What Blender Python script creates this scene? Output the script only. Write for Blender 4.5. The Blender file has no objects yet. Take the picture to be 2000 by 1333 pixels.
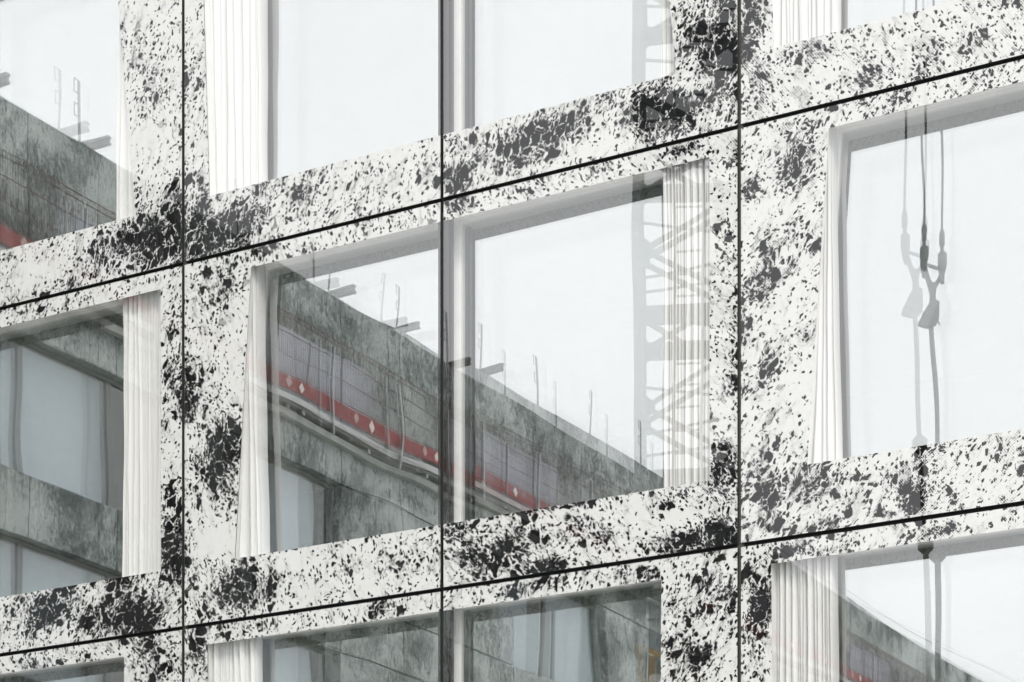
import bpy, math, random
from math import sin, cos, pi, radians, sqrt, exp
from mathutils import Vector, Matrix

random.seed(7)
SC = bpy.context.scene
COL = SC.collection

# ------------------------------------------------------------------ frame of the place
# facade plane: y = 0, x to the right along it, z up, the building lies at y > 0
H = 3.4                      # storey height
F = 4500.0                   # focal length in 1/2000 of the picture width
XV = -6923.0                 # vanishing point of the facade's horizontals
YH = 2308.0                  # horizon
YAW = math.atan2(F, 7923.0)
Z2 = F * H / 818.0           # depth of the second column joint
W = 0.07459 * Z2 * sqrt(7923.0**2 + F*F) / F     # panel width
CAM_Z = 2*H - (YH - 1065.0) * Z2 / F
VD = Vector((-sin(YAW), cos(YAW)))
RD = Vector((cos(YAW), sin(YAW)))
_zk = Z2 * 8370.0 / 7281.0
_p0 = _zk * (VD + (358.0 - 1000.0) / F * RD)
CAM_X, CAM_Y = -_p0.x, -_p0.y

def on_facade(px, py):
    """photo pixel -> (x, z) on the facade plane"""
    z = Z2 * 8370.0 / (px - XV)
    p = z * (VD + (px - 1000.0) / F * RD)
    return CAM_X + p.x, CAM_Z + (YH - py) / F * z

def on_plane(px, py, y):
    """photo pixel -> (x, z) on the upright plane y metres behind the facade"""
    d = VD + (px - 1000.0) / F * RD
    z = (y - CAM_Y) / d.y
    return CAM_X + z * d.x, CAM_Z + (YH - py) / F * z

# ------------------------------------------------------------------ camera
cam_data = bpy.data.cameras.new('camera')
cam = bpy.data.objects.new('camera', cam_data)
COL.objects.link(cam)
cam.location = (CAM_X, CAM_Y, CAM_Z)
cam.rotation_euler = (radians(90), 0, YAW)
cam_data.sensor_width = 36
cam_data.lens = F / 2000.0 * 36.0
cam_data.shift_y = (YH - 666.5) / 2000.0
cam_data.clip_start = 0.1
cam_data.clip_end = 3000
SC.camera = cam

# ------------------------------------------------------------------ sky, sun, exposure
SUN_EL, SUN_AZ = radians(48), radians(150)
world = bpy.data.worlds.new('World')
SC.world = world
world.use_nodes = True
wn, wl = world.node_tree.nodes, world.node_tree.links
wn.clear()
sky = wn.new('ShaderNodeTexSky')
sky.sky_type = 'NISHITA'
sky.sun_disc = False
sky.sun_elevation = SUN_EL
sky.sun_rotation = SUN_AZ
sky.dust_density = 4
wtc = wn.new('ShaderNodeTexCoord')
wno = wn.new('ShaderNodeTexNoise'); wno.inputs['Scale'].default_value = 3.5
wno.inputs['Detail'].default_value = 5; wno.inputs['Roughness'].default_value = .55
wl.new(wtc.outputs['Generated'], wno.inputs['Vector'])
wra = wn.new('ShaderNodeMapRange')
wra.inputs['From Min'].default_value = .3; wra.inputs['From Max'].default_value = .7
wra.inputs['To Min'].default_value = .91; wra.inputs['To Max'].default_value = 1.06
wl.new(wno.outputs['Fac'], wra.inputs['Value'])
wcl = wn.new('ShaderNodeVectorMath'); wcl.operation = 'SCALE'
wcl.inputs[0].default_value = (10.75, 10.85, 11.1)
wl.new(wra.outputs[0], wcl.inputs['Scale'])
wmx = wn.new('ShaderNodeMix'); wmx.data_type = 'RGBA'
wmx.inputs['Factor'].default_value = .93          # closed cloud cover over the clear sky
wl.new(sky.outputs[0], wmx.inputs['A'])
wl.new(wcl.outputs[0], wmx.inputs['B'])
wbg = wn.new('ShaderNodeBackground'); wbg.inputs['Strength'].default_value = .1
wl.new(wmx.outputs['Result'], wbg.inputs['Color'])
wou = wn.new('ShaderNodeOutputWorld')
wl.new(wbg.outputs[0], wou.inputs['Surface'])

sd = bpy.data.lights.new('sun', 'SUN')
sd.energy = 1.1
sd.angle = radians(18)
sd.color = (1, .96, .9)
so = bpy.data.objects.new('sun', sd)
COL.objects.link(so)
sdir = Vector((sin(SUN_AZ) * cos(SUN_EL), cos(SUN_AZ) * cos(SUN_EL), sin(SUN_EL)))
so.rotation_euler = sdir.to_track_quat('Z', 'Y').to_euler()
so.location = sdir * 60

SC.view_settings.view_transform = 'Standard'
SC.view_settings.look = 'None'
SC.view_settings.gamma = 1
SC.view_settings.exposure = .93
SC.view_settings.use_curve_mapping = False
cy = SC.cycles
cy.max_bounces = 12
cy.transparent_max_bounces = 24
cy.glossy_bounces = 6
cy.diffuse_bounces = 4
cy.use_denoising = True
cy.denoiser = 'OPENIMAGEDENOISE'
cy.denoising_input_passes = 'RGB_ALBEDO_NORMAL'
cy.denoising_prefilter = 'ACCURATE'
cy.denoising_quality = 'HIGH'
cy.caustics_reflective = False
cy.caustics_refractive = False

# ------------------------------------------------------------------ helpers
class MB:
    def __init__(self):
        self.v, self.f, self.m = [], [], []
    def quad(self, a, b, c, d, mi=0):
        n = len(self.v); self.v += [tuple(a), tuple(b), tuple(c), tuple(d)]
        self.f.append((n, n+1, n+2, n+3)); self.m.append(mi)
    def box(self, x0, x1, y0, y1, z0, z1, mi=0):
        n = len(self.v)
        for z in (z0, z1):
            self.v += [(x0, y0, z), (x1, y0, z), (x1, y1, z), (x0, y1, z)]
        for q in ((3,2,1,0), (4,5,6,7), (0,1,5,4), (1,2,6,5), (2,3,7,6), (3,0,4,7)):
            self.f.append(tuple(n+i for i in q)); self.m.append(mi)
    def bar(self, a, b, w, h=None, mi=0, up=(0,0,1)):
        """rectangular bar between two points"""
        a, b = Vector(a), Vector(b); h = h or w
        d = (b - a).normalized(); u = Vector(up)
        if abs(d.dot(u)) > .95: u = Vector((1, 0, 0))
        s = d.cross(u).normalized(); t = s.cross(d).normalized()
        n = len(self.v)
        for p in (a, b):
            for i, j in ((-1,-1), (1,-1), (1,1), (-1,1)):
                self.v.append(tuple(p + s*i*w/2 + t*j*h/2))
        for q in ((0,1,2,3), (7,6,5,4), (0,4,5,1), (1,5,6,2), (2,6,7,3), (3,7,4,0)):
            self.f.append(tuple(n+i for i in q)); self.m.append(mi)
    def tube(self, pts, r, n=8, mi=0, caps=True):
        """tube through points; r a number or one radius for each point"""
        pts = [Vector(p) for p in pts]
        rr = r if isinstance(r, (list, tuple)) else [r]*len(pts)
        base = len(self.v)
        for i, p in enumerate(pts):
            d = (pts[min(i+1, len(pts)-1)] - pts[max(i-1, 0)]).normalized()
            u = Vector((0, 0, 1)) if abs(d.z) < .9 else Vector((1, 0, 0))
            s = d.cross(u).normalized(); t = s.cross(d)
            for k in range(n):
                a = 2*pi*k/n
                self.v.append(tuple(p + (s*cos(a) + t*sin(a))*rr[i]))
        for i in range(len(pts)-1):
            for k in range(n):
                self.f.append((base+i*n+k, base+i*n+(k+1)%n, base+(i+1)*n+(k+1)%n, base+(i+1)*n+k)); self.m.append(mi)
        if caps:
            self.f.append(tuple(base+k for k in reversed(range(n)))); self.m.append(mi)
            e = base+(len(pts)-1)*n
            self.f.append(tuple(e+k for k in range(n))); self.m.append(mi)
    def prism(self, poly, axis_a, axis_b, axis_n, org, t, mi=0):
        """outline in the plane (axis_a, axis_b), thickness t along axis_n"""
        a, b, nn, o = Vector(axis_a), Vector(axis_b), Vector(axis_n), Vector(org)
        k = len(self.v); m = len(poly)
        for s in (-.5, .5):
            for p in poly: self.v.append(tuple(o + a*p[0] + b*p[1] + nn*t*s))
        self.f.append(tuple(k+i for i in reversed(range(m)))); self.m.append(mi)
        self.f.append(tuple(k+m+i for i in range(m))); self.m.append(mi)
        for i in range(m):
            j = (i+1) % m
            self.f.append((k+i, k+j, k+m+j, k+m+i)); self.m.append(mi)
    def mesh(self, name, mats, smooth=False):
        me = bpy.data.meshes.new(name)
        me.from_pydata(self.v, [], self.f)
        for m in (mats if isinstance(mats, (list, tuple)) else [mats]): me.materials.append(m)
        me.polygons.foreach_set('material_index', self.m)
        if smooth: me.polygons.foreach_set('use_smooth', [True]*len(self.f))
        me.update()
        return me

def put(name, me, parent=None, loc=(0,0,0), kind=None):
    o = bpy.data.objects.new(name, me)
    COL.objects.link(o); o.location = loc
    if parent: o.parent = parent
    if kind: o['kind'] = kind
    return o

def thing(name, label, cat, loc=(0,0,0), rz=0, group=None, me=None):
    o = bpy.data.objects.new(name, me); COL.objects.link(o)
    o.location = loc; o.rotation_euler = (0, 0, rz)
    o['label'] = label; o['category'] = cat
    if group: o['group'] = group
    return o

def copy_tree(o, parent=None):
    c = o.copy(); COL.objects.link(c); c.parent = parent
    for ch in o.children: copy_tree(ch, c)
    return c

# ------------------------------------------------------------------ materials
class NT:
    """small node-tree writer"""
    def __init__(self, name):
        self.mat = bpy.data.materials.new(name)
        self.mat.use_nodes = True
        self.t = self.mat.node_tree; self.t.nodes.clear()
    def n(self, typ, ins=None, **props):
        nd = self.t.nodes.new(typ)
        for k, v in props.items(): setattr(nd, k, v)
        for k, v in (ins or {}).items():
            s = nd.inputs[k]
            if isinstance(v, bpy.types.NodeSocket): self.t.links.new(v, s)
            else: s.default_value = v
        return nd
    def m(self, op, a, b=0.0, c=0.0, clamp=False):
        nd = self.t.nodes.new('ShaderNodeMath'); nd.operation = op; nd.use_clamp = clamp
        for i, v in enumerate((a, b, c)):
            if isinstance(v, bpy.types.NodeSocket): self.t.links.new(v, nd.inputs[i])
            else: nd.inputs[i].default_value = v
        return nd.outputs[0]
    def ramp(self, v, a, b, lo=0.0, hi=1.0, smooth=True):
        nd = self.n('ShaderNodeMapRange', {'Value': v, 'From Min': a, 'From Max': b, 'To Min': lo, 'To Max': hi})
        if smooth: nd.interpolation_type = 'SMOOTHSTEP'
        return nd.outputs[0]
    def mix(self, f, a, b):
        return self.n('ShaderNodeMix', {'Factor': f, 'A': a, 'B': b}, data_type='RGBA').outputs['Result']
    def noise(self, vec, scale, detail=3, rough=.5, dist=0.0):
        return self.n('ShaderNodeTexNoise', {'Vector': vec, 'Scale': scale, 'Detail': detail, 'Roughness': rough, 'Distortion': dist})
    def out(self, sh):
        o = self.n('ShaderNodeOutputMaterial'); self.t.links.new(sh, o.inputs['Surface'])
        return self.mat

def rgb(*c): return (c[0], c[1], c[2], 1)

def simple(name, col, rough=.6, metal=0, var=.12, scale=6, spec=.5):
    t = NT(name)
    tc = t.n('ShaderNodeTexCoord')
    a = t.noise(tc.outputs['Object'], scale, 5, .6).outputs['Fac']
    f = t.ramp(a, .3, .7, 1-var, 1+var)
    c = t.n('ShaderNodeVectorMath', {0: col, 'Scale': f}, operation='SCALE').outputs[0]
    b = t.n('ShaderNodeBsdfPrincipled', {'Base Color': c, 'Roughness': rough, 'Metallic': metal, 'Specular IOR Level': spec})
    return t.out(b.outputs[0])

def schlick(t, r0):
    """mirror share of a sheet, the same from both of its sides"""
    g = t.n('ShaderNodeNewGeometry')
    d = t.n('ShaderNodeVectorMath', {0: g.outputs['Normal'], 1: g.outputs['Incoming']}, operation='DOT_PRODUCT').outputs['Value']
    q = t.m('POWER', t.m('SUBTRACT', 1.0, t.m('ABSOLUTE', d), clamp=True), 5.0)
    return t.m('ADD', r0, t.m('MULTIPLY', q, 1.0 - r0))

def glass(name, r0, tint, rtint=(1,1,1)):
    """coated sheet of glass: part mirror, the rest let through"""
    t = NT(name)
    fr = schlick(t, r0)
    g = t.n('ShaderNodeBsdfGlossy', {'Color': rgb(*rtint), 'Roughness': 0.0})
    tr = t.n('ShaderNodeBsdfTransparent', {'Color': rgb(*tint)})
    mx = t.n('ShaderNodeMixShader', {0: fr, 1: tr.outputs[0], 2: g.outputs[0]})
    return t.out(mx.outputs[0])

M_OUTER = glass('outer_glass', .135, (.97, .973, .966))
M_INNER_A = glass('coated_inner_glass', .385, (.76, .81, .79), (1.0, 1.0, 1.0))
M_INNER_B = glass('coated_back_glass', .20, (.80, .82, .80), (1.0, .985, .96))

def frit_material(name):
    """glass with a dot-screen print of black and white marble"""
    t = NT(name)
    geo = t.n('ShaderNodeNewGeometry')
    sep = t.n('ShaderNodeSeparateXYZ', {0: geo.outputs['Position']})
    X, Zc = sep.outputs[0], sep.outputs[2]
    ink = t.n('ShaderNodeAttribute', attribute_name='ink').outputs['Fac']
    ang = t.n('ShaderNodeAttribute', attribute_name='grain').outputs['Fac']
    off = t.n('ShaderNodeAttribute', attribute_name='shift').outputs['Fac']
    ca, sa = t.m('COSINE', ang), t.m('SINE', ang)
    # along (a) and across (b) the grain of the stone
    pa = t.m('ADD', t.m('MULTIPLY', X, ca), t.m('MULTIPLY', Zc, sa))
    pb = t.m('SUBTRACT', t.m('MULTIPLY', Zc, ca), t.m('MULTIPLY', X, sa))
    pa = t.m('ADD', pa, t.m('MULTIPLY', off, 3.7))
    pb = t.m('ADD', pb, t.m('MULTIPLY', off, 1.3))
    P = t.n('ShaderNodeCombineXYZ', {0: t.m('MULTIPLY', pa, .80), 1: pb, 2: 0.0}).outputs[0]
    def warped(P, scale, amt):
        nz = t.noise(P, scale, 4, .6)
        c = t.n('ShaderNodeVectorMath', {0: nz.outputs['Color'], 1: (.5, .5, .5)}, operation='SUBTRACT').outputs[0]
        s = t.n('ShaderNodeVectorMath', {0: c, 'Scale': amt}, operation='SCALE').outputs[0]
        return t.n('ShaderNodeVectorMath', {0: P, 1: s}, operation='ADD').outputs[0]
    PF = t.n('ShaderNodeVectorMath', {0: P, 'Scale': 1.32}, operation='SCALE').outputs[0]
    PW = warped(warped(PF, 2.4, .20), 16, .055)
    big = t.noise(P, 2.1, 3, .55).outputs['Fac']
    mid = t.noise(PW, 9.0, 4, .62).outputs['Fac']
    fine = t.noise(PW, 33.0, 3, .72).outputs['Fac']
    I = t.m('ADD', ink, t.m('MULTIPLY', t.m('SUBTRACT', big, .5), 1.45))      # how much black here
    def cells(scale, cov_lo, cov_hi, edge, soft):
        e = t.n('ShaderNodeTexVoronoi', {'Vector': PW, 'Scale': scale}, feature='DISTANCE_TO_EDGE')
        f = t.n('ShaderNodeTexVoronoi', {'Vector': PW, 'Scale': scale}, feature='F1')
        rnd = t.n('ShaderNodeSeparateColor', {0: f.outputs['Color']}).outputs[0]
        rnd2 = t.n('ShaderNodeSeparateColor', {0: f.outputs['Color']}).outputs[1]
        cov = t.ramp(I, cov_lo, cov_hi, 0.0, 1.0, smooth=False)
        on = t.ramp(t.m('SUBTRACT', cov, rnd), -.07, .07)
        # cell bodies, eaten from the rim by ragged noise
        th = t.m('ADD', edge, t.m('MULTIPLY', rnd2, edge*1.6))
        th = t.m('SUBTRACT', th, t.m('MULTIPLY', cov, edge*1.2))
        rag = t.m('MULTIPLY', t.m('SUBTRACT', fine, .5), edge*8.0)
        body = t.ramp(t.m('SUBTRACT', t.m('ADD', e.outputs['Distance'], rag), th), -soft, soft)
        return t.m('MULTIPLY', on, body)
    c1 = cells(9.0, .50, 1.5, .055, .09)
    def spots(scale, cov_lo, cov_hi, r0, r1, soft, frag):
        f = t.n('ShaderNodeTexVoronoi', {'Vector': PE, 'Scale': scale, 'Randomness': 1.0}, feature='F1')
        sc = t.n('ShaderNodeSeparateColor', {0: f.outputs['Color']})
        cov = t.ramp(I, cov_lo, cov_hi, 0.0, 1.0, smooth=False)
        on = t.ramp(t.m('SUBTRACT', cov, sc.outputs[0]), -.06, .10)
        rad = t.m('ADD', r0, t.m('MULTIPLY', t.m('MULTIPLY', sc.outputs[1], sc.outputs[1]), r1))
        d = t.m('ADD', f.outputs['Distance'], t.m('MULTIPLY', t.m('SUBTRACT', fine, .5), frag))
        return t.m('MULTIPLY', on, t.ramp(t.m('SUBTRACT', rad, d), -soft, soft))
    PE = t.n('ShaderNodeVectorMath', {0: PW, 1: (.92, 1.0, 1.0)}, operation='MULTIPLY').outputs[0]
    c2 = t.m('MAXIMUM', spots(13.0, .26, 1.5, .16, .40, .14, 1.45), spots(22.0, .08, 1.3, .20, .36, .16, 1.5))
    c3 = t.m('MULTIPLY', spots(31.0, -.22, 1.35, .22, .40, .20, 1.2), .9)
    # white veins that craze the black
    def veins(scale, w):
        e = t.n('ShaderNodeTexVoronoi', {'Vector': PW, 'Scale': scale}, feature='DISTANCE_TO_EDGE').outputs['Distance']
        return t.ramp(t.m('ADD', e, t.m('MULTIPLY', t.m('SUBTRACT', fine, .5), .42)), .0, w)
    PS = t.n('ShaderNodeVectorMath', {0: PW, 1: (.60, 1.15, 1.0)}, operation='MULTIPLY').outputs[0]
    streak = t.noise(PS, 19, 5, .68, .4).outputs['Fac']
    mass = t.m('ADD', t.m('MULTIPLY', I, .60), t.m('ADD', t.m('MULTIPLY', mid, .62), t.m('ADD', t.m('MULTIPLY', streak, .62), t.m('MULTIPLY', fine, .52))))
    mass = t.ramp(mass, 1.27, 1.52)
    mass = t.m('MULTIPLY', mass, t.m('MAXIMUM', veins(9.0, .085), t.ramp(I, 1.2, 1.6, 0, .9)))
    mass = t.m('MULTIPLY', mass, t.m('MAXIMUM', veins(22.0, .12), t.ramp(I, .9, 1.4, .25, 1.0)))
    c0 = t.m('MULTIPLY', cells(4.3, .74, 1.75, .050, .05), t.m('MAXIMUM', veins(20.0, .10), .45))
    B = t.m('MAXIMUM', t.m('MAXIMUM', t.m('MAXIMUM', c0, c1), c2), t.m('MAXIMUM', c3, mass))
    B = t.ramp(B, .12, .80)
    # grey veils: thin printing
    veil = t.noise(warped(PS, 5, .3), 9.0, 5, .7).outputs['Fac']
    veil = t.ramp(t.m('ADD', veil, t.m('MULTIPLY', I, .12)), .48, .78, 0.0, .60)
    veil = t.m('MULTIPLY', veil, t.ramp(streak, .28, .68, .15, 1.35))
    B = t.m('MAXIMUM', B, veil)
    # dot screen, 16 mm pitch, turned 38 degrees
    k = 2*pi/.0165
    a0 = radians(38)
    u = t.m('ADD', t.m('MULTIPLY', X, k*cos(a0)), t.m('MULTIPLY', Zc, k*sin(a0)))
    v = t.m('SUBTRACT', t.m('MULTIPLY', Zc, k*cos(a0)), t.m('MULTIPLY', X, k*sin(a0)))
    scr = t.m('ADD', .5, t.m('MULTIPLY', t.m('ADD', t.m('COSINE', u), t.m('COSINE', v)), .25))
    dens = t.m('SUBTRACT', 1.16, t.m('MULTIPLY', B, 1.42))
    fr = t.ramp(t.m('SUBTRACT', dens, scr), -.42, .42)
    grain = t.noise(geo.outputs['Position'], 30, 2).outputs['Fac']
    white = t.mix(grain, rgb(.48, .483, .468), rgb(.56, .562, .548))
    col = t.mix(fr, rgb(.005, .005, .005), white)
    di = t.n('ShaderNodeBsdfDiffuse', {'Color': col})
    gl = t.n('ShaderNodeBsdfGlossy', {'Color': rgb(1, 1, 1), 'Roughness': 0.0})
    mx = t.n('ShaderNodeMixShader', {0: schlick(t, .048), 1: di.outputs[0], 2: gl.outputs[0]})
    return t.out(mx.outputs[0])

M_FRIT = frit_material('marble_print_on_glass')
M_EDGE = simple('glass_edge', (.03, .04, .036), .3)
M_GASKET = simple('black_joint', (.004, .004, .0038), .7, spec=.2)
M_BROWN = simple('brown_anodised', (.045, .037, .031), .45)
M_MULL = simple('dark_bronze_mullion', (.030, .028, .026), .32, .3)
M_REVEAL = simple('pale_grey_reveal', (.88, .87, .845), .55, var=.04)
M_FRAME = simple('light_grey_frame', (.76, .76, .745), .5, var=.04)
M_ROOM = simple('room_plaster', (.55, .57, .55), .9, var=.05)
M_CEIL = simple('room_ceiling', (.78, .79, .77), .9, var=.04)
M_SLAB = simple('room_floor', (.12, .12, .115), .8)

def curtain_material():
    t = NT('white_curtain_cloth')
    tc = t.n('ShaderNodeTexCoord')
    w = t.n('ShaderNodeTexNoise', {'Vector': tc.outputs['Object'], 'Scale': 220.0, 'Detail': 2.0}).outputs['Fac']
    c = t.mix(t.ramp(w, .3, .7), rgb(.80, .797, .787), rgb(.85, .848, .84))
    d = t.n('ShaderNodeBsdfDiffuse', {'Color': c})
    tr = t.n('ShaderNodeBsdfTranslucent', {'Color': c})
    mx = t.n('ShaderNodeMixShader', {0: .08, 1: d.outputs[0], 2: tr.outputs[0]})
    return t.out(mx.outputs[0])
M_CURT = curtain_material()

def concrete_material():
    t = NT('mottled_concrete')
    geo = t.n('ShaderNodeNewGeometry'); P = geo.outputs['Position']
    n1 = t.noise(P, 1.1, 5, .62).outputs['Fac']
    st = t.n('ShaderNodeMapping', {'Vector': P, 'Scale': (1, 3.2, .9)}).outputs[0]
    n2 = t.noise(st, 5.2, 6, .75, 1.6).outputs['Fac']
    n3 = t.noise(P, 19, 4, .75, .9).outputs['Fac']
    a = t.m('ADD', t.m('MULTIPLY', n1, .8), t.m('ADD', t.m('MULTIPLY', n2, 1.0), t.m('MULTIPLY', n3, .5)))
    f = t.ramp(a, 1.04, 1.26)
    c = t.mix(f, rgb(.060, .072, .072), rgb(.46, .50, .49))
    rnd = t.n('ShaderNodeObjectInfo').outputs['Random']
    c = t.n('ShaderNodeVectorMath', {0: c, 'Scale': t.ramp(rnd, 0, 1, .85, 1.15, False)}, operation='SCALE').outputs[0]
    b = t.n('ShaderNodeBsdfPrincipled', {'Base Color': c, 'Roughness': .85, 'Specular IOR Level': .25})
    return t.out(b.outputs[0])
M_CONC = concrete_material()
M_CONC2 = simple('pale_concrete_edge', (.36, .37, .355), .85, var=.2, scale=3)
M_PALE = simple('pale_insulation_board', (.45, .47, .53), .85, var=.12, scale=2)
M_RED = simple('red_painted_board', (.19, .018, .022), .55, var=.15)
M_RUST = simple('oxide_red_wire', (.10, .045, .043), .6)
M_GALV = simple('galvanised_steel', (.36, .38, .39), .42, .6)
M_ALU = simple('aluminium_edge', (.40, .41, .41), .5, .4)
M_DARK = simple('dark_gap', (.02, .022, .02), .8)
M_PLANK = simple('weathered_plank', (.20, .2, .19), .85)
M_STICK = simple('white_sticker', (.8, .79, .74), .5, var=.03)
M_BEAM = simple('grey_formwork_beam', (.17, .175, .165), .7)
M_CRANE = simple('grey_painted_steel', (.17, .19, .21), .5, var=.15)
M_OCHRE = simple('ochre_painted_steel', (.34, .20, .05), .5, var=.2)
M_CABLE = simple('steel_cable', (.055, .057, .06), .5, .3)
M_HOOK = simple('dark_hook_steel', (.05, .055, .055), .5, .2)
M_PAVE = simple('pavement', (.52, .52, .50), .9, var=.12, scale=2)
M_ROOF = simple('roof_felt', (.2, .2, .2), .9)
M_WIN = glass('far_window_glass', .15, (.80, .86, .88))
M_BLIND = simple('pale_blue_blind', (.66, .70, .73), .8, var=.05)

# ------------------------------------------------------------------ ground
g = MB(); g.quad((-400,-400,0), (400,-400,0), (400,400,0), (-400,400,0))
put('ground', g.mesh('ground', M_PAVE), kind='structure')

# ------------------------------------------------------------------ the glass building
K0, K1, ROWS = -4, 6, 5
GX, GZ = .016, .018              # half joints
OPEN_B, OPEN_T = .566, H - .188  # bottom and top of the clear openings, above the joint
OT = lambda r: OPEN_T + (.12 if r == 3 else 0)
D_IN = .24                       # cavity to the inner glass
BUILD = thing('glass_office_building', 'office building clad in marble-printed glass panels with large clear windows', 'building')

# outline of the clear openings, in panel widths from a bay's first joint: (left bottom, left top, right bottom, right top)
ROWTYPE = {0: (.262, .285, 1.905, 1.907), 1: (.105, .100, 1.745, 1.752), 2: (.210, .275, 1.907, 1.906), 3: (.108, .072, 1.800, 1.700), 4: (.21, .275, 1.907, 1.906)}

# where the printed stone is black: (x, y, rx, ry, strength) read off the photograph
INK = [
 (300,470,60,60,1.0),(345,455,40,70,1.1),(250,480,45,35,.8),(185,485,50,40,.7),(150,540,50,30,.5),(330,395,40,40,.55),(285,390,25,30,.4),
 (395,410,25,60,.9),(440,450,60,50,1.0),(415,480,60,30,1.0),(500,420,60,30,.55),(590,390,60,40,.65),(520,370,50,25,.6),(600,345,40,25,.4),
 (700,340,60,30,.25),(840,330,40,40,.35),(890,350,40,40,.9),(985,290,70,50,.75),(1090,250,60,60,.6),(1130,240,40,40,.6),(1050,300,50,20,.5),
 (900,290,40,30,.5),(1180,200,50,30,.5),(1270,220,50,60,1.0),(1330,210,70,55,1.05),(1400,110,60,60,1.0),(1350,90,40,50,.8),(1390,180,60,60,.6),
 (1340,30,40,40,.5),(1420,20,30,50,.6),(1490,150,40,60,.45),(1470,50,30,60,.6),(1560,110,60,40,.45),(1700,150,40,30,.8),(1650,170,60,20,.5),
 (1800,150,40,40,.5),(1900,80,80,40,.3),(290,200,30,40,.3),(280,130,30,50,.25),(380,200,20,60,.35),
 (100,600,100,18,.25),(70,575,100,40,.35),(20,500,30,30,.3),
 (340,660,25,60,.5),(335,700,20,100,.6),(375,740,30,60,1.0),(365,785,22,45,1.0),(430,890,42,60,1.0),(455,850,20,30,.7),(400,650,30,40,.35),
 (420,570,50,50,.55),(440,560,30,60,.6),(395,560,20,50,.5),(330,830,30,80,.4),(330,960,30,90,.65),(335,1080,40,70,1.1),(440,970,40,40,.6),(385,900,25,30,.9),
 (390,1000,20,40,.4),(100,1190,90,45,.75),(40,1180,40,40,.5),(200,1200,70,50,.7),(270,1200,80,50,.9),(310,1180,30,60,.6),(230,1130,70,22,.9),(460,1160,50,55,1.0),
 (530,1145,14,60,.9),(410,1180,40,45,.6),(380,1130,20,40,.6),(600,1110,80,40,.15),(660,1140,60,40,.3),(750,1100,60,30,.35),(820,1090,50,40,.4),
 (950,1080,80,50,.8),(1000,1060,60,60,.6),(900,1030,35,40,.7),(1080,1110,50,20,.75),(1180,1060,40,35,.5),(1150,1030,60,30,.4),(1050,990,150,16,.9),
 (1330,1060,60,25,1.0),(1400,1040,50,50,1.0),(1420,950,35,60,.75),(1415,890,20,40,.95),(1300,990,30,30,.5),(1350,970,40,30,.3),
 (1400,560,30,40,.3),(1420,370,30,20,.5),(1420,470,20,60,.4),(1465,370,22,32,1.2),(1495,520,20,80,.75),(1500,540,40,40,.6),(1470,560,20,30,.8),
 (1545,340,40,50,.75),(1570,300,30,50,.6),(1435,650,20,150,.55),(1430,750,20,40,.8),(1500,720,18,50,.9),(1500,850,20,60,.4),(1500,960,28,90,.85),
 (1560,450,60,60,.2),(1600,500,30,60,.3),(1560,650,40,60,.4),(1590,600,40,60,.4),(1480,800,15,60,.4),
 (1600,950,80,50,.55),(1560,930,50,40,.5),(1780,970,28,42,1.0),(1840,960,40,30,.5),(1720,920,60,30,.35),(1960,910,40,40,.4),
 (1850,870,60,20,.45),(1580,1030,70,22,.7),(1700,1000,60,20,.35),(1690,880,60,20,.4),(1800,920,20,60,.6),
 (1400,1170,90,70,.55),(1360,1280,60,60,.7),(1480,1200,25,90,.95),(1480,1300,20,60,.6),(1320,1180,30,50,.5),(1430,1240,40,50,.5),
 (300,1270,60,40,.5),(330,1310,50,40,.5),(380,1270,20,50,.7),(60,1300,40,20,.45),(130,1285,80,20,.5),(500,1225,80,14,.6),(740,1185,30,18,.7),
 (1030,1150,80,18,.6),(1200,1120,60,15,.55),(1260,1120,30,20,.7),(1550,1075,50,22,.9),(1620,1070,50,20,.45),(1850,1035,60,15,.65),(1900,1010,60,15,.3),
 (600,490,60,20,.35),(520,480,40,25,.7),(450,510,40,20,.5),(760,420,60,20,.3),(1000,370,90,18,.45),(900,395,30,18,.7),(1150,330,60,15,.55),(1330,290,40,15,.7),(1450,300,30,30,.4),
 (1640,210,40,15,.5),(1760,190,15,18,.9),(1850,180,60,20,.3),
]
WHITE = [(790,300,50,40,.35),(620,400,25,40,.2),(1600,170,60,30,.25),(540,400,20,40,.15),(420,1060,60,30,.5),(560,1100,50,25,.3),(1240,1010,60,30,.25),
         (1330,1010,70,20,.3),(1540,600,60,60,.35),(1560,400,40,25,.45),(1570,740,40,60,.3),(1690,910,40,20,.2),(1220,280,60,30,.35),(60,540,60,30,.3),
         (395,690,25,30,.4),(335,900,30,30,.45),(1440,400,20,50,.2),(1390,700,20,60,.1),(280,300,50,60,.1),(1880,930,60,40,.1)]
INK_W = []
for lst, sg in ((INK, 1), (WHITE, -1)):
    for (px, py, rx, ry, s) in lst:
        cx, cz = on_facade(px, py)
        sc = 4500.0 / (Z2*8370.0/(px - XV))
        INK_W.append((cx, cz, rx/sc/.86, ry/sc, .252*rx/ry*0, sg*s))
def ink_at(x, z):
    b = 0.0; w = 0.0
    for (cx, cz, rx, rz, _, s) in INK_W:
        dx, dz = (x-cx)/rx, (z-cz)/rz
        d = dx*dx + dz*dz
        if d < 5:
            e = exp(-d*.9) * abs(s)
            if s > 0: b = max(b, e)
            else: w = max(w, e)
    return .33 + b*.95 - w*1.15

def warp_fn(seed, amp):
    r = random.Random(seed)
    ws = []
    for i in range(7):
        lam = r.uniform(.55, 1.6); th = r.uniform(0, pi)
        ws.append((cos(th)*2*pi/lam, sin(th)*2*pi/lam, r.uniform(0, 2*pi), amp*lam*r.uniform(.3, .8)))
    return lambda x, z: sum(a*sin(kx*x + kz*z + p) for kx, kz, p, a in ws)

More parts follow.
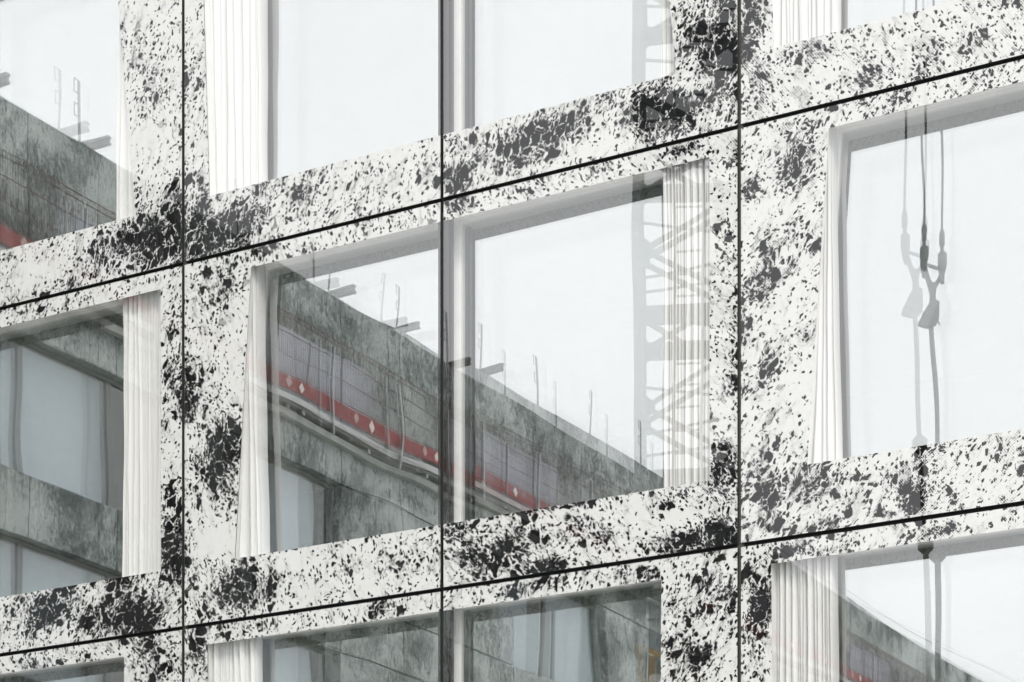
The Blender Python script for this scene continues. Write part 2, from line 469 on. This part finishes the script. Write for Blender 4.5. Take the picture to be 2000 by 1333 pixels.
# slight lean of each sheet, (turn about z, turn about x) in mrad
LEAN = {}
def lean(key):
    if key in LEAN: return LEAN[key]
    if key[0] == 'A':
        b = LEAN.get(('panel',) + key[1:], (0, 0)); r = random.Random(str(key))
        return (b[0] + r.uniform(-.25, .25), b[1] + r.uniform(-.2, .2))
    return (0, 0)
LEAN.update({('A', 2, 2): (-2.6, -1.0), ('A', 2, 1): (-8.0, -.6), ('A', 3, 1): (-8.0, -.5), ('B', 2, 1): (-11.0, -1.0), ('B', 3, 1): (-11.0, -1.0)})
AMP = {(2, 0): 1.15, (2, -1): 1.2, (3, -1): 1.3, (2, 2): .6, (2, 1): .9}

def lerp(a, b, t): return a + (b-a)*t

def sheet(xl, xr, zl, zh, nx, nz, dy, mats, x0, z0, name):
    """smooth grid; xl, xr functions of z; origin at (x0, z0)"""
    m = MB()
    for j in range(nz+1):
        z = lerp(zl, zh, j/nz); a, b = xl(z), xr(z)
        for i in range(nx+1):
            x = lerp(a, b, i/nx)
            m.v.append((x-x0, dy(x, z), z-z0))
    for j in range(nz):
        for i in range(nx):
            q = j*(nx+1)+i
            m.f.append((q, q+1, q+nx+2, q+nx+1)); m.m.append(0)
    return m.mesh(name, mats, smooth=True)

GRAIN = {(3,-1):1.25,(3,0):1.2,(3,1):1.3,(3,2):2.2,(2,-1):1.1,(2,0):1.9,(2,1):2.3,(2,2):1.0,(1,-1):2.3,(1,0):1.9,(1,1):1.2,(1,2):1.3}
SEEN = lambda k, r: -2 <= k <= 3 and 1 <= r <= 3
for r in range(ROWS):
    lb, lt, rb, rt = ROWTYPE[r]
    z0, z1 = r*H + GZ, (r+1)*H - GZ
    zb, zt = r*H + OPEN_B, r*H + OT(r)
    for k in range(K0, K1):
        odd = (k % 2 == 1)
        xa, xb = k*W + GX, (k+1)*W - GX
        cx, cz = (xa+xb)/2, (z0+z1)/2
        bay = k - (k % 2)
        if not odd: ex = lambda z, lb=lb, lt=lt, bay=bay, zb=zb, zt=zt: (bay + lerp(lb, lt, (z-zb)/(zt-zb)))*W
        else:       ex = lambda z, rb=rb, rt=rt, bay=bay, zb=zb, zt=zt: (bay + lerp(rb, rt, (z-zb)/(zt-zb)))*W
        step = .055 if SEEN(k, r) else .3
        wf = warp_fn(str((k, r)), .00012*AMP.get((r, k), 1.0))
        # rows and columns of the ring; the opening is left free
        nz1, nz2, nz3 = max(1, round((zb-z0)/step)), max(2, round((zt-zb)/step)), max(1, round((z1-zt)/step))
        zs = [lerp(z0, zb, i/nz1) for i in range(nz1)] + [lerp(zb, zt, i/nz2) for i in range(nz2)] + [lerp(zt, z1, i/nz3) for i in range(nz3+1)]
        zc = lambda z: min(max(z, zb), zt)
        e0 = ex((zb+zt)/2)
        na, nb = max(1, round((e0-xa)/step)), max(1, round((xb-e0)/step))
        m = MB(); ink = []
        for z in zs:
            e = ex(zc(z))
            for x in [lerp(xa, e, i/na) for i in range(na)] + [lerp(e, xb, i/nb) for i in range(nb+1)]:
                m.v.append((x-cx, wf(x, z), z-cz)); ink.append(ink_at(x, z) if SEEN(k, r) else .35)
        nx = na + nb
        for j in range(len(zs)-1):
            inz = nz1 <= j < nz1+nz2
            for i in range(nx):
                if inz and ((not odd and i >= na) or (odd and i < na)): continue
                q = j*(nx+1)+i
                m.f.append((q, q+1, q+nx+2, q+nx+1)); m.m.append(0)
        nv = len(ink)
        # edges of the sheet
        for (a, b) in (((xa,z0),(xb,z0)), ((xb,z0),(xb,z1)), ((xb,z1),(xa,z1)), ((xa,z1),(xa,z0))):
            p = (a[0]-cx, 0.001, a[1]-cz); q = (b[0]-cx, 0.001, b[1]-cz)
            m.quad(p, (p[0], .028, p[2]), (q[0], .028, q[2]), q, 1)
        me = m.mesh('glass_panel', [M_FRIT, M_EDGE])
        sm = [mi == 0 for mi in m.m]; me.polygons.foreach_set('use_smooth', sm)
        extra = len(me.vertices) - nv
        at = me.attributes.new('ink', 'FLOAT', 'POINT'); at.data.foreach_set('value', ink + [0.0]*extra)
        rr = random.Random(str(('g', k, r)))
        at = me.attributes.new('grain', 'FLOAT', 'POINT'); at.data.foreach_set('value', [GRAIN.get((r, k), rr.uniform(.9, 2.3))]*len(me.vertices))
        at = me.attributes.new('shift', 'FLOAT', 'POINT'); at.data.foreach_set('value', [rr.uniform(0, 9)]*len(me.vertices))
        pn = put('glass_panel', me, BUILD, (cx, 0, cz))
        lz, lx = lean(('panel', r, k))
        pn.rotation_euler = (lx*.001, 0, lz*.001)
        # clear part of the sheet
        if not odd: xl, xr = ex, (lambda z, xb=xb: xb)
        else:       xl, xr = (lambda z, xa=xa: xa), ex
        s2 = .075 if SEEN(k, r) else .3
        cm = sheet(xl, xr, zb, zt, max(2, round(W*.85/s2)), round((zt-zb)/s2), wf, M_OUTER, cx, cz, 'clear_glass')
        put('clear_glass', cm, pn)

# joints behind the sheets
for k in range(K0, K1+1):
    m = MB(); m.box(k*W-.03, k*W+.03, .03, .075, 0, ROWS*H)
    put('joint_seal', m.mesh('joint_seal', M_BROWN if k % 2 == 0 else M_GASKET), BUILD)
for r in range(ROWS+1):
    for k in range(K0, K1):
        m = MB(); m.box(k*W+.031, (k+1)*W-.031, .0305, .07, r*H-.05, r*H+.05)
        put('joint_seal', m.mesh('joint_seal', M_GASKET), BUILD)
# floors, walls, roof of the building behind the glass
xe0, xe1 = K0*W, K1*W
for r in range(ROWS+1):
    zc = r*H
    m = MB(); m.box(xe0, xe1, .36, 6.0, zc-.18, zc+.12)
    put('floor_slab', m.mesh('floor_slab', [M_CEIL]), BUILD)
m = MB(); m.box(xe0, xe1, 6.0, 6.3, -.1, ROWS*H); put('back_wall', m.mesh('back_wall', M_ROOM), BUILD)
for x in (xe0-.3, xe1):
    m = MB(); m.box(x, x+.3, .02, 6.3, -.1, ROWS*H+.3); put('end_wall', m.mesh('end_wall', M_CONC2), BUILD)
m = MB(); m.box(xe0, xe1, .02, 6.3, ROWS*H+.13, ROWS*H+.3); put('roof', m.mesh('roof', M_ROOF), BUILD)

# inner windows: reveal, frame, mullion, two double panes
for r in range(ROWS):
    lb, lt, rb, rt = ROWTYPE[r]
    zb, zt = r*H + OPEN_B - .01, r*H + OT(r) + .085
    for bay in range(K0, K1, 2):
        L0, L1, R0, R1 = [(bay+q)*W for q in (lb, lt, rb, rt)]
        L0 -= .012; L1 -= .012; R0 += .012; R1 += .012
        m = MB()
        ya, yb = .024, D_IN+.05
        P = [(L0, zb), (R0, zb), (R1, zt), (L1, zt)]
        for i in range(4):
            a, b = P[i], P[(i+1) % 4]
            m.quad((a[0], ya, a[1]), (b[0], ya, b[1]), (b[0], yb, b[1]), (a[0], yb, a[1]))
        wnd = put('inner_window', m.mesh('inner_window', M_REVEAL), BUILD)
        # wall round the inner window, closing the cavity
        m = MB(); t = .035
        Q = [(L0+t, zb+t), (R0-t, zb+t), (R1-t, zt-t), (L1+t, zt-t)]
        for i in range(4):
            a, b, c, d = P[i], P[(i+1) % 4], Q[(i+1) % 4], Q[i]
            y = D_IN - .02
            m.quad((a[0], y, a[1]), (b[0], y, b[1]), (c[0], y, c[1]), (d[0], y, d[1]))
            m.quad((d[0], y, d[1]), (c[0], y, c[1]), (c[0], yb, c[1]), (d[0], yb, d[1]))
        put('window_frame', m.mesh('window_frame', M_FRAME), wnd)
        xm = (bay+1)*W
        m = MB(); m.box(xm-.066, xm+.066, D_IN-.022, D_IN+.05, zb+t+.001, zt-t-.001)
        put('window_mullion', m.mesh('window_mullion', M_FRAME), wnd)
        # dark fin behind the outer joint
        m = MB(); m.box(xm-.052, xm+.052, .0765, .115, zb+.001, zt-.001)
        m.box(xm-.052, xm+.052, .022, .0290, zb+.001, zt-.001)
        put('mullion', m.mesh('mullion', M_MULL), wnd)
        for side in (0, 1):
            if side == 0:
                xl = lambda z: lerp(L0, L1, (z-zb)/(zt-zb)) + t + .001
                xr = lambda z: xm - .067
            else:
                xl = lambda z: xm + .067
                xr = lambda z: lerp(R0, R1, (z-zb)/(zt-zb)) - t - .001
            cx = (xl(zb)+xr(zb))/2; cz = (zb+zt)/2
            s2 = .075 if SEEN(bay+side, r) else .3
            for y, mt, tag, amp in ((D_IN, M_INNER_A, 'A', .00014), (D_IN+.022, M_INNER_B, 'B', .00020)):
                wf = warp_fn(str((tag, bay+side, r)), amp*AMP.get((r, bay+side), 1.0))
                me = sheet(xl, xr, zb+t+.004, zt-t-.004, max(2, round(W*.85/s2)), round((zt-zb)/s2), wf, mt, cx, cz, 'inner_pane')
                o = put('inner_pane', me, wnd, (cx, y, cz))
                lz, lx = lean((tag, r, bay+side))
                if tag == 'B':
                    la = lean(('A', r, bay+side))
                    lz, lx = LEAN.get(('B', r, bay+side), (la[0]-4.2, la[1]-.85))
                o.rotation_euler = (lx*.001, 0, lz*.001)

# walls between the cavities, so that no daylight leaks round the windows
for r in range(ROWS):
    lb, lt, rb, rt = ROWTYPE[r]
    for bay in range(K0, K1+2, 2):
        a = (bay - 2 + max(rb, rt))*W + .03 if bay > K0 else K0*W
        b = (bay + min(lb, lt))*W - .03 if bay < K1 else K1*W
        m = MB(); m.box(a, b, .13, .34, r*H, (r+1)*H)
        put('pier', m.mesh('pier', M_CEIL), BUILD)
    for z0, z1 in ((r*H, r*H+OPEN_B-.02), (r*H+OT(r)+.095, (r+1)*H)):
        for bay in range(K0, K1, 2):
            a = (bay + min(lb, lt))*W - .025; b = (bay + max(rb, rt))*W + .025
            m = MB(); m.box(a, b, .13, .34, z0+.002, z1-.002)
            put('spandrel', m.mesh('spandrel', M_CEIL), BUILD)

# ------------------------------------------------------------------ curtains, hung in the cavity
def curtain(label, top, bot, row, n, amp=.035, y=.125, seed=1, skew=0.0, fine=1.0):
    """top, bot: (left px, right px, y px) at head and foot, read on the facade plane"""
    rr = random.Random(seed)
    zt = row*H + OT(row) + .083; zb = row*H + OPEN_B - .005
    tx0, tx1 = on_plane(top[0], top[2], y)[0], on_plane(top[1], top[2], y)[0]
    bx0, bx1 = on_plane(bot[0], bot[2], y)[0], on_plane(bot[1], bot[2], y)[0]
    n = int(n*1.5); m = MB(); nx, nz = n*14, 26
    ww = [rr.choice((.45, .6, .8, 1.0, 1.3, 1.9)) for _ in range(n)]
    tot = sum(ww); edges = [0.0]
    for q in ww: edges.append(edges[-1] + q/tot)
    dep = [min(1.25, .45 + .6*q) * rr.uniform(.8, 1.15) for q in ww]
    for j in range(nz+1):
        t = j/nz; z = lerp(zb, zt, t)
        a, b = lerp(bx0, tx0, t), lerp(bx1, tx1, t)
        for i in range(nx+1):
            p_ = min(i//14, n-1); fr_ = (i - 14*p_)/14
            s = lerp(edges[p_], edges[p_+1], fr_); ph_ = 2*pi*fr_
            w = 2.0*amp*dep[p_]*(.8+.3*t*fine)
            yy = y + w*(2*((1+cos(ph_))/2)**2.6 - .75) + .012*sin(3.1*t+seed+p_*1.7)*sin(ph_/2) + .004*sin(17*t+p_*2.3)
            xx = lerp(a, b, s) + (b-a)*ww[p_]/tot*(-.13*sin(2*ph_) + .10*sin(ph_/2)*sin(4*t+p_*2.1+seed)) + .004*sin(5*t+seed)
            m.v.append((xx, min(max(yy, .05), .215), z))
    for j in range(nz):
        for i in range(nx):
            q = j*(nx+1)+i
            m.f.append((q, q+1, q+nx+2, q+nx+1)); m.m.append(0)
    ox, oz = (bx0+bx1)/2, zb
    m.v = [(x-ox, yv, z-oz) for x, yv, z in m.v]
    return thing('curtain', label, 'curtain', (ox, 0, oz), 0, 'white curtains drawn to the window edges', m.mesh('curtain', M_CURT, smooth=True))

curtain('narrow sliver of white curtain beside the upper left window showing the concrete wall', (241,252,0), (226,268,420), 3, 3, .02, seed=3)
curtain('wide bright white curtain falling beside the big upper window of pure sky', (396,511,0), (405,515,370), 3, 7, .03, seed=5)
curtain('greyish pleated curtain crossed by the crane mast reflection in the upper window', (1288,1345,0), (1288,1345,150), 3, 5, .02, seed=8)
curtain('white curtain cut off by the top of the picture above the sagging rope reflections', (1500,1640,0), (1500,1636,80), 3, 8, .03, seed=9)
curtain('tightly pleated white curtain beside the bluish window under the red reflection', (243,326,600), (241,326,1130), 2, 9, .024, seed=12)
curtain('narrow grey-white curtain flaring out at its foot beside the red guard rail reflection', (478,507,520), (452,520,1080), 2, 4, .035, seed=14)
curtain('dark-striped pleated curtain under the crane mast reflection in the middle window', (1298,1402,320), (1302,1402,930), 2, 8, .05, seed=17)
curtain('slim white curtain widening downwards beside the hanging crane hook reflection', (1612,1627,250), (1570,1641,880), 2, 4, .03, seed=21)
curtain('pleated curtain cut off by the bottom edge beside the greenish lower window', (400,506,1240), (400,512,1500), 1, 9, .026, seed=24)
curtain('broad pleated curtain crossed by the concrete parapet reflection at the lower right', (1500,1628,1090), (1500,1640,1400), 1, 11, .028, seed=28)

# ------------------------------------------------------------------ concrete building under construction (seen in the glass)
WX = CAM_X - 22.95          # its wall faces +x, square to the glass building
TOP = 17.4
Y_NEAR, PITCH, NP = -4.2, 2.06, 36
Y_FAR = Y_NEAR - PITCH*NP
CON = thing('concrete_building', 'raw mottled concrete building under construction seen as the long sloping reflection', 'building', (WX, Y_NEAR, 0))
panel_cache = {}
def wall_panel(y1, y0, z0, z1):
    key = (round(y1-y0, 3), round(z1-z0, 3))
    if key not in panel_cache:
        m = MB(); L, h = key; e = .014
        m.box(-.3, 0, -L+e, -e, e, h-e)
        panel_cache[key] = m.mesh('wall_panel', M_CONC)
    put('wall_panel', panel_cache[key], CON, (0, y1-Y_NEAR, z0))
m = MB(); m.box(-14, -.31, Y_FAR-Y_NEAR, 0, TOP-2.6, TOP-2.3); put('roof', m.mesh('roof', M_ROOF), CON)
m = MB(); m.box(-14, -13.7, Y_FAR-Y_NEAR, 0, 0, TOP); m.box(-13.7, -.31, -.3, 0, 0, TOP-2.61); m.box(-13.7, -.31, Y_FAR-Y_NEAR, Y_FAR-Y_NEAR+.3, 0, TOP-2.61)
put('outer_wall', m.mesh('outer_wall', M_CONC), CON)
m = MB(); m.box(-.34, -.02, Y_FAR-Y_NEAR, 0, .01, .1)
m.box(-.345, -.025, Y_FAR-Y_NEAR, 0, TOP-2.9, TOP-.02)      # backing of the recessed joints
put('joint_backing', m.mesh('joint_backing', M_DARK), CON)
# bands: parapet, then storeys of openings and spandrels
for i in range(NP):
    wall_panel(Y_NEAR-i*PITCH, Y_NEAR-(i+1)*PITCH, TOP-3.3, TOP)
m = MB(); m.box(.001, .03, -.98, -.02, TOP-2.28, TOP-1.12); pb = m.mesh('insulation_board', M_PALE)
for i in (1, 2, 5, 6, 9, 10, 11, 12, 16, 17, 18, 21, 22, 23, 27, 28, 30, 31, 33, 36, 37, 38, 41, 42): put('insulation_board', pb, CON, (0, -i*1.03, 0))
def opening_at(i): return i in (1, 2, 3) or i == 5 or (i >= 8 and i % 3 != 2)
zt = TOP - 3.3
while zt > .8:
    zo = max(zt-2.05, 0); zs = max(zo-.95, 0)
    for i in range(NP):
        y1, y0 = Y_NEAR-i*PITCH, Y_NEAR-(i+1)*PITCH
        if opening_at(i):
            w = put('window', None, CON, (0, y1-Y_NEAR, zo))
            m = MB(); L, h = PITCH, zt-zo
            for (a, b, c, d) in ((-.001-L+.05, -.06, .0, .06), (-L+.05, -.06, h-.06, h), (-L, -L+.05, 0, h), (-.06, -.005, 0, h)):
                m.box(-.22, -.16, a, b, c, d)
            put('window_frame', m.mesh('window_frame', M_BEAM), w)
            m = MB(); m.quad((-.19, -L+.05, .06), (-.19, -.06, .06), (-.19, -.06, h-.06), (-.19, -L+.05, h-.06)); put('pane', m.mesh('pane', M_WIN), w)
            if (i*7) % 5 != 1:
                m = MB(); m.quad((-.3, -L+.05+.4*((i*3) % 2)*(i > 4), .06), (-.3, -.06, .06), (-.3, -.06, h-.06), (-.3, -L+.05+.4*((i*3) % 2)*(i > 4), h-.06)); put('blind', m.mesh('blind', M_BLIND), w)
        else:
            wall_panel(y1, y0, zo, zt)
        if zo > zs: wall_panel(y1, y0, zs, zo)
    m = MB(); m.box(-6, -.31, Y_FAR-Y_NEAR, 0, zs-.02, zs+.2); put('floor_slab', m.mesh('floor_slab', M_CONC2), CON)
    zt = zs
m = MB(); m.box(-6.2, -6, Y_FAR-Y_NEAR, 0, 0, TOP-2.7); put('inner_wall', m.mesh('inner_wall', M_ROOM), CON)

# walkway on brackets along the wall
PX = WX + .22
DZ = .38
plat = thing('scaffold_walkway', 'long bracket walkway below the red boards along the concrete wall', 'scaffold', (WX, Y_NEAR, 0))
m = MB(); m.box(.03, .22, Y_FAR-Y_NEAR, 0, 14.50+DZ, 14.56+DZ); put('deck', m.mesh('deck', M_PLANK), plat)
m = MB(); m.box(.221, .26, Y_FAR-Y_NEAR, 0, 14.55+DZ, 14.66+DZ); put('edge_rail', m.mesh('edge_rail', M_ALU), plat)
m = MB(); m.box(.02, .14, Y_FAR-Y_NEAR, 0, 14.32+DZ, 14.44+DZ); put('edge_beam', m.mesh('edge_beam', M_CONC2), plat)
bm_ = MB(); bm_.bar((.02, 0, 14.465+DZ), (.22, 0, 14.465+DZ), .07, .06)
bmesh_ = bm_.mesh('bracket', M_GALV)
for i in range(NP): put('bracket', bmesh_, plat, (0, -.6-i*PITCH, 0))

# guard barriers: mesh panel, red toe board with a white diamond, post with clips
BL = 2.2
def make_barrier():
    t = thing('guard_barrier', 'galvanised post and wire mesh barrier with red toe board on the concrete walkway', 'barrier', (PX, 0, 14.66), 0, 'barriers along the walkway in the reflection')
    m = MB()
    m.box(-.012, .0, -BL+.03, -.03, .09, .34); put('toe_board', m.mesh('toe_board', M_RED), t)
    d = MB(); c = (-1.35, .22); s = .11
    d.prism([(-s*.8, 0), (0, -s), (s*.8, 0), (0, s)], (0,1,0), (0,0,1), (1,0,0), (.004, c[0], c[1]), .006)
    tb = t.children[0]
    st = put('diamond_sign', d.mesh('diamond_sign', M_STICK), tb)
    w = MB()
    for j in range(42):
        y = -.05 - j*(BL-.1)/41
        w.box(-.002, .002, y-.0022, y+.0022, .36, 1.40)
    for z in (.37, .70, 1.04, 1.31, 1.40):
        w.box(-.005, .005, -BL+.04, -.04, z-.005, z+.005)
    for j in range(20):
        y = -.06 - j*(BL-.14)/19
        w.bar((.004, y, 1.31), (.05, y-.05, 1.40), .005)
    put('wire_mesh', w.mesh('wire_mesh', M_RUST), t, kind='stuff')
    p = MB(); p.box(.012, .062, -.025, .025, -.30, 1.22); put('post', p.mesh('post', M_GALV), t)
    c = MB()
    for z in (.62, 1.02):
        c.bar((.04, .03, z), (.04, .11, z), .018); c.bar((.04, .03, z+.2), (.04, .11, z+.2), .018); c.bar((.04, .11, z-.009), (.04, .11, z+.209), .018)
    put('clip', c.mesh('clip', M_GALV), t)
    return t
proto = make_barrier()
for i in range(24):
    o = proto if i == 0 else copy_tree(proto)
    o.location = (PX+.02, Y_NEAR - .7 - i*BL, 14.66+DZ)

# posts and beam stubs standing on the parapet
def make_post():
    t = thing('parapet_post', 'thin steel guard post with two open clips standing on the parapet', 'guard post', (WX, 0, TOP), 0, 'guard posts along the parapet')
    p = MB(); p.box(-.125, -.097, -.014, .014, 0, .98); put('post', p.mesh('post', M_GALV), t)
    for z in (.46, .80):
        c = MB()
        c.bar((-.11, .021, z), (-.11, .10, z), .011); c.bar((-.11, .021, z+.18), (-.11, .10, z+.18), .011); c.bar((-.11, .10, z-.008), (-.11, .10, z+.188), .011)
        put('clip', c.mesh('clip', M_GALV), t)
    return t
def make_stub():
    t = thing('formwork_beam', 'short grey formwork beam end jutting over the concrete parapet', 'beam', (WX, 0, TOP), 0, 'beam ends jutting over the parapet')
    b = MB()
    for (x0, x1, z0, z1, hw) in ((-.6, .33, .10, .135, .045), (-.6, .328, .035, .10, .018), (-.6, .33, 0.0, .035, .045)):
        b.box(x0, x1, -hw, hw, z0, z1)
    put('flange_beam', b.mesh('flange_beam', M_BEAM), t)
    return t
pp, ps = make_post(), make_stub()
for i in range(15):
    a = pp if i == 0 else copy_tree(pp); a.location = (WX, Y_NEAR - .9 - i*2.25, TOP)
    if i < 8:
        b = ps if i == 0 else copy_tree(ps); b.location = (WX, Y_NEAR - .9 - .16 - i*2.25, TOP+.002)
# lifeline wires along the far end of the parapet
for j, (z0, z1, ey) in enumerate(((.22, .95, -62),)):
    m = MB(); pts = []
    for i in range(25):
        s = i/24; y = lerp(-34, ey, s)
        pts.append((WX-.1, y, TOP + lerp(z0, z1, s) - .25*sin(pi*s)))
    m.tube(pts, .006, 5)
    thing('lifeline_wire', ('thin sagging wire just above the reflected parapet at the lower right', 'upper of the two thin wires above the reflected parapet at the lower right')[j], 'wire', me=m.mesh('lifeline_wire', M_CABLE))

# ------------------------------------------------------------------ tower crane (seen in the glass)
def virtual(px, depth):
    p = depth * (VD + (px-1000.0)/F*RD)
    return CAM_X + p.x, -(CAM_Y + p.y)
MXc, MYc = virtual(1345, 33.0)
CRZ = radians(-23.6)
CR = thing('tower_crane', 'grey lattice tower crane mast with ochre lower sections reflected beside the dark-striped curtain', 'crane', (MXc, MYc, 0), CRZ)
S = .70; BAY = 2.3; NB = 15
HT = BAY*NB
def both(name, m): return m.mesh(name, M_CRANE), m.mesh(name, M_OCHRE)
m = MB(); m.box(-.055, .055, -.055, .055, .004, BAY-.004); chord = both('mast_chord', m)
for i in range(NB):
    for (sx, sy) in ((-1,-1), (1,-1), (1,1), (-1,1)): put('mast_chord', chord[i < 4], CR, (sx*S, sy*S, i*BAY))
corners = [(-S,-S), (S,-S), (S,S), (-S,S)]
sec = []
for f in range(4):
    a, b = corners[f], corners[(f+1) % 4]
    d = Vector((b[0]-a[0], b[1]-a[1])).normalized(); nn = (d.y, -d.x)
    a = (a[0]+d.x*.055, a[1]+d.y*.055); b = (b[0]-d.x*.055, b[1]-d.y*.055)
    m = MB(); mid = ((a[0]+b[0])/2, (a[1]+b[1])/2)
    A, Bq = (a[0], a[1]), (b[0], b[1])
    # zigzag of three struts to a section, a deep cross beam at the section joint
    lo, hi = (A, Bq) if f % 2 == 0 else (Bq, A)
    m.bar((*lo, .04), (*hi, BAY*.33), .072, .06); m.bar((*hi, BAY*.33), (*lo, BAY*.64), .072, .06); m.bar((*lo, BAY*.64), (*hi, BAY-.04), .072, .06)
    m.bar((*lo, .0), (*hi, .0), .05, .26)
    m.bar((*lo, BAY*.47), (*hi, BAY*.56), .032); m.bar((*lo, BAY*.20), (*hi, BAY*.14), .032)
    for (c, z, s) in ((lo, 0, 1), (hi, 0, -1), (lo, BAY*.64, 1), (hi, BAY*.33, -1)):
        w = .13
        e = d*s*(1 if f % 2 == 0 else -1)
        m.prism([(0, -.17), (w, -.05), (w, .05), (0, .17)], (e.x, e.y, 0), (0,0,1), (nn[0], nn[1], 0), (c[0], c[1], z if z else .001), .03)
    sec.append(both('bracing', m))
for i in range(NB):
    for f in range(4): put('bracing', sec[f][i < 4], CR, (0, 0, i*BAY))
m = MB()
for i in range(NB*5):
    z = .2 + i*.32; m.bar((-.2, .1, z), (.2, .1, z), .025)
m.bar((-.2, .1, 0), (-.2, .1, HT), .04); m.bar((.2, .1, 0), (.2, .1, HT), .04)
put('ladder', m.mesh('ladder', M_GALV), CR)
HX, HY = virtual(1790, 33.0)
jd = (Vector((HX-MXc, HY-MYc))).normalized(); ang = math.atan2(jd.y, jd.x) - CRZ
m = MB(); m.box(-.9, .9, -.9, .9, HT, HT+1.6); sl = put('slewing_unit', m.mesh('slewing_unit', M_CRANE), CR)
m = MB(); m.box(.3, 1.7, -2.0, -.92, HT+.2, HT+2.3); cb = put('cab', m.mesh('cab', M_CRANE), CR); cb.rotation_euler.z = ang
m = MB()
for L0_, L1_ in ((1.0, 32.0), (-12.0, -1.0)):
    n = int(abs(L1_-L0_)/1.6)
    for (yy, zz) in ((-.6, 1.2), (.6, 1.2), (0, 2.4)):
        m.bar((L0_, yy, HT+zz), (L1_, yy, HT+zz), .12)
    for i in range(n):
        x0 = L0_ + (L1_-L0_)*i/n; x1 = L0_ + (L1_-L0_)*(i+1)/n; xm_ = (x0+x1)/2
        for yy in (-.6, .6):
            m.bar((x0, yy, HT+1.2), (xm_, 0, HT+2.4), .06); m.bar((xm_, 0, HT+2.4), (x1, yy, HT+1.2), .06)
jb = put('jib', m.mesh('jib', M_CRANE), CR); jb.rotation_euler.z = ang
m = MB(); m.box(-12, -9.5, -.8, .8, HT-.6, HT+1.1); cw = put('counterweight', m.mesh('counterweight', M_CONC2), CR); cw.rotation_euler.z = ang

# hook with its fork, weight and rods, hung from the trolley on two ropes
def zpx(py, depth=33.0): return CAM_Z + (YH-py)/F*depth
ppm = F/33.0
HK = thing('crane_hook', 'forked crane hook block hanging on two ropes in the pale window reflection', 'crane hook', (HX, HY, zpx(590)))
ax = Vector((RD.x, -RD.y, 0)); an = Vector((RD.y, RD.x, 0))       # across and along the line of sight, mirrored
z00 = zpx(590)
def hp(px, py): v = ax*((px-1790)/ppm); return (v.x, v.y, zpx(py)-z00)
def hpoly(pts): return [((px-1790)/ppm, zpx(py)-z00) for px, py in pts]
for (xt, xb, yb) in ((1767, 1769, 420), (1804, 1806, 432)):
    m = MB(); top = hp(xt, 0); m.tube([hp(xb, yb), hp(xb-.5, 250), (top[0], top[1], HT+1.2-z00)], .017, 6)
    put('rope', m.mesh('rope', M_CABLE), HK)
    m = MB(); m.tube([hp(xb, yb-8), hp(xb, yb), hp(xb, yb+22), hp(xb, yb+26), hp(xb+.5, yb+34), hp(xb+1, yb+40), hp(xb+1, yb+62), hp(xb, yb+78), hp(xb+2, yb+96)],
                     [.03, .044, .044, .025, .03, .07, .07, .045, .03], 8)
    put('rope_socket', m.mesh('rope_socket', M_HOOK), HK)
m = MB()
m.prism(hpoly([(1765,488),(1772,486),(1782,518),(1786,526),(1792,527),(1798,518),(1804,500),(1811,503),(1803,524),(1796,538),(1794,552),(1796,566),(1783,566),(1784,548),(1778,528)]), ax, (0,0,1), an, (0,0,0), .08)
m.bar(hp(1770, 490), hp(1806, 502), .045, .035)
put('fork', m.mesh('fork', M_HOOK), HK)
m = MB(); m.prism(hpoly([(1784,565),(1797,565),(1801,568),(1801,604),(1799,611),(1786,618),(1776,617),(1763,612),(1762,606),(1775,580)]), ax, (0,0,1), an, (0,0,0), .16)
m.tube([hp(1801, 607), hp(1804, 611), hp(1802, 614)], .012, 6)
put('weight_block', m.mesh('weight_block', M_HOOK), HK)
m = MB(); m.tube([hp(1787, 612), hp(1792, 700), hp(1797, 862)], .036, 8); put('lower_rod', m.mesh('lower_rod', M_HOOK), HK)
m = MB(); m.tube([hp(1797, 850), hp(1798, 858), hp(1798, 878), hp(1799, 884)], [.05, .11, .11, .06], 10); put('coupling', m.mesh('coupling', M_HOOK), HK)
m = MB(); m.tube([hp(1799, 884), hp(1806, 1052)], .034, 8); put('lower_rod', m.mesh('lower_rod', M_HOOK), HK)
m = MB(); m.tube([hp(1806, 1050), hp(1806, 1056), hp(1807, 1074), hp(1807, 1082)], [.05, .115, .115, .06], 10); put('coupling', m.mesh('coupling', M_HOOK), HK)
m = MB(); m.tube([hp(1807, 1080), hp(1816, 1340), hp(1820, 1500)], .045, 8); put('lower_rod', m.mesh('lower_rod', M_HOOK), HK)
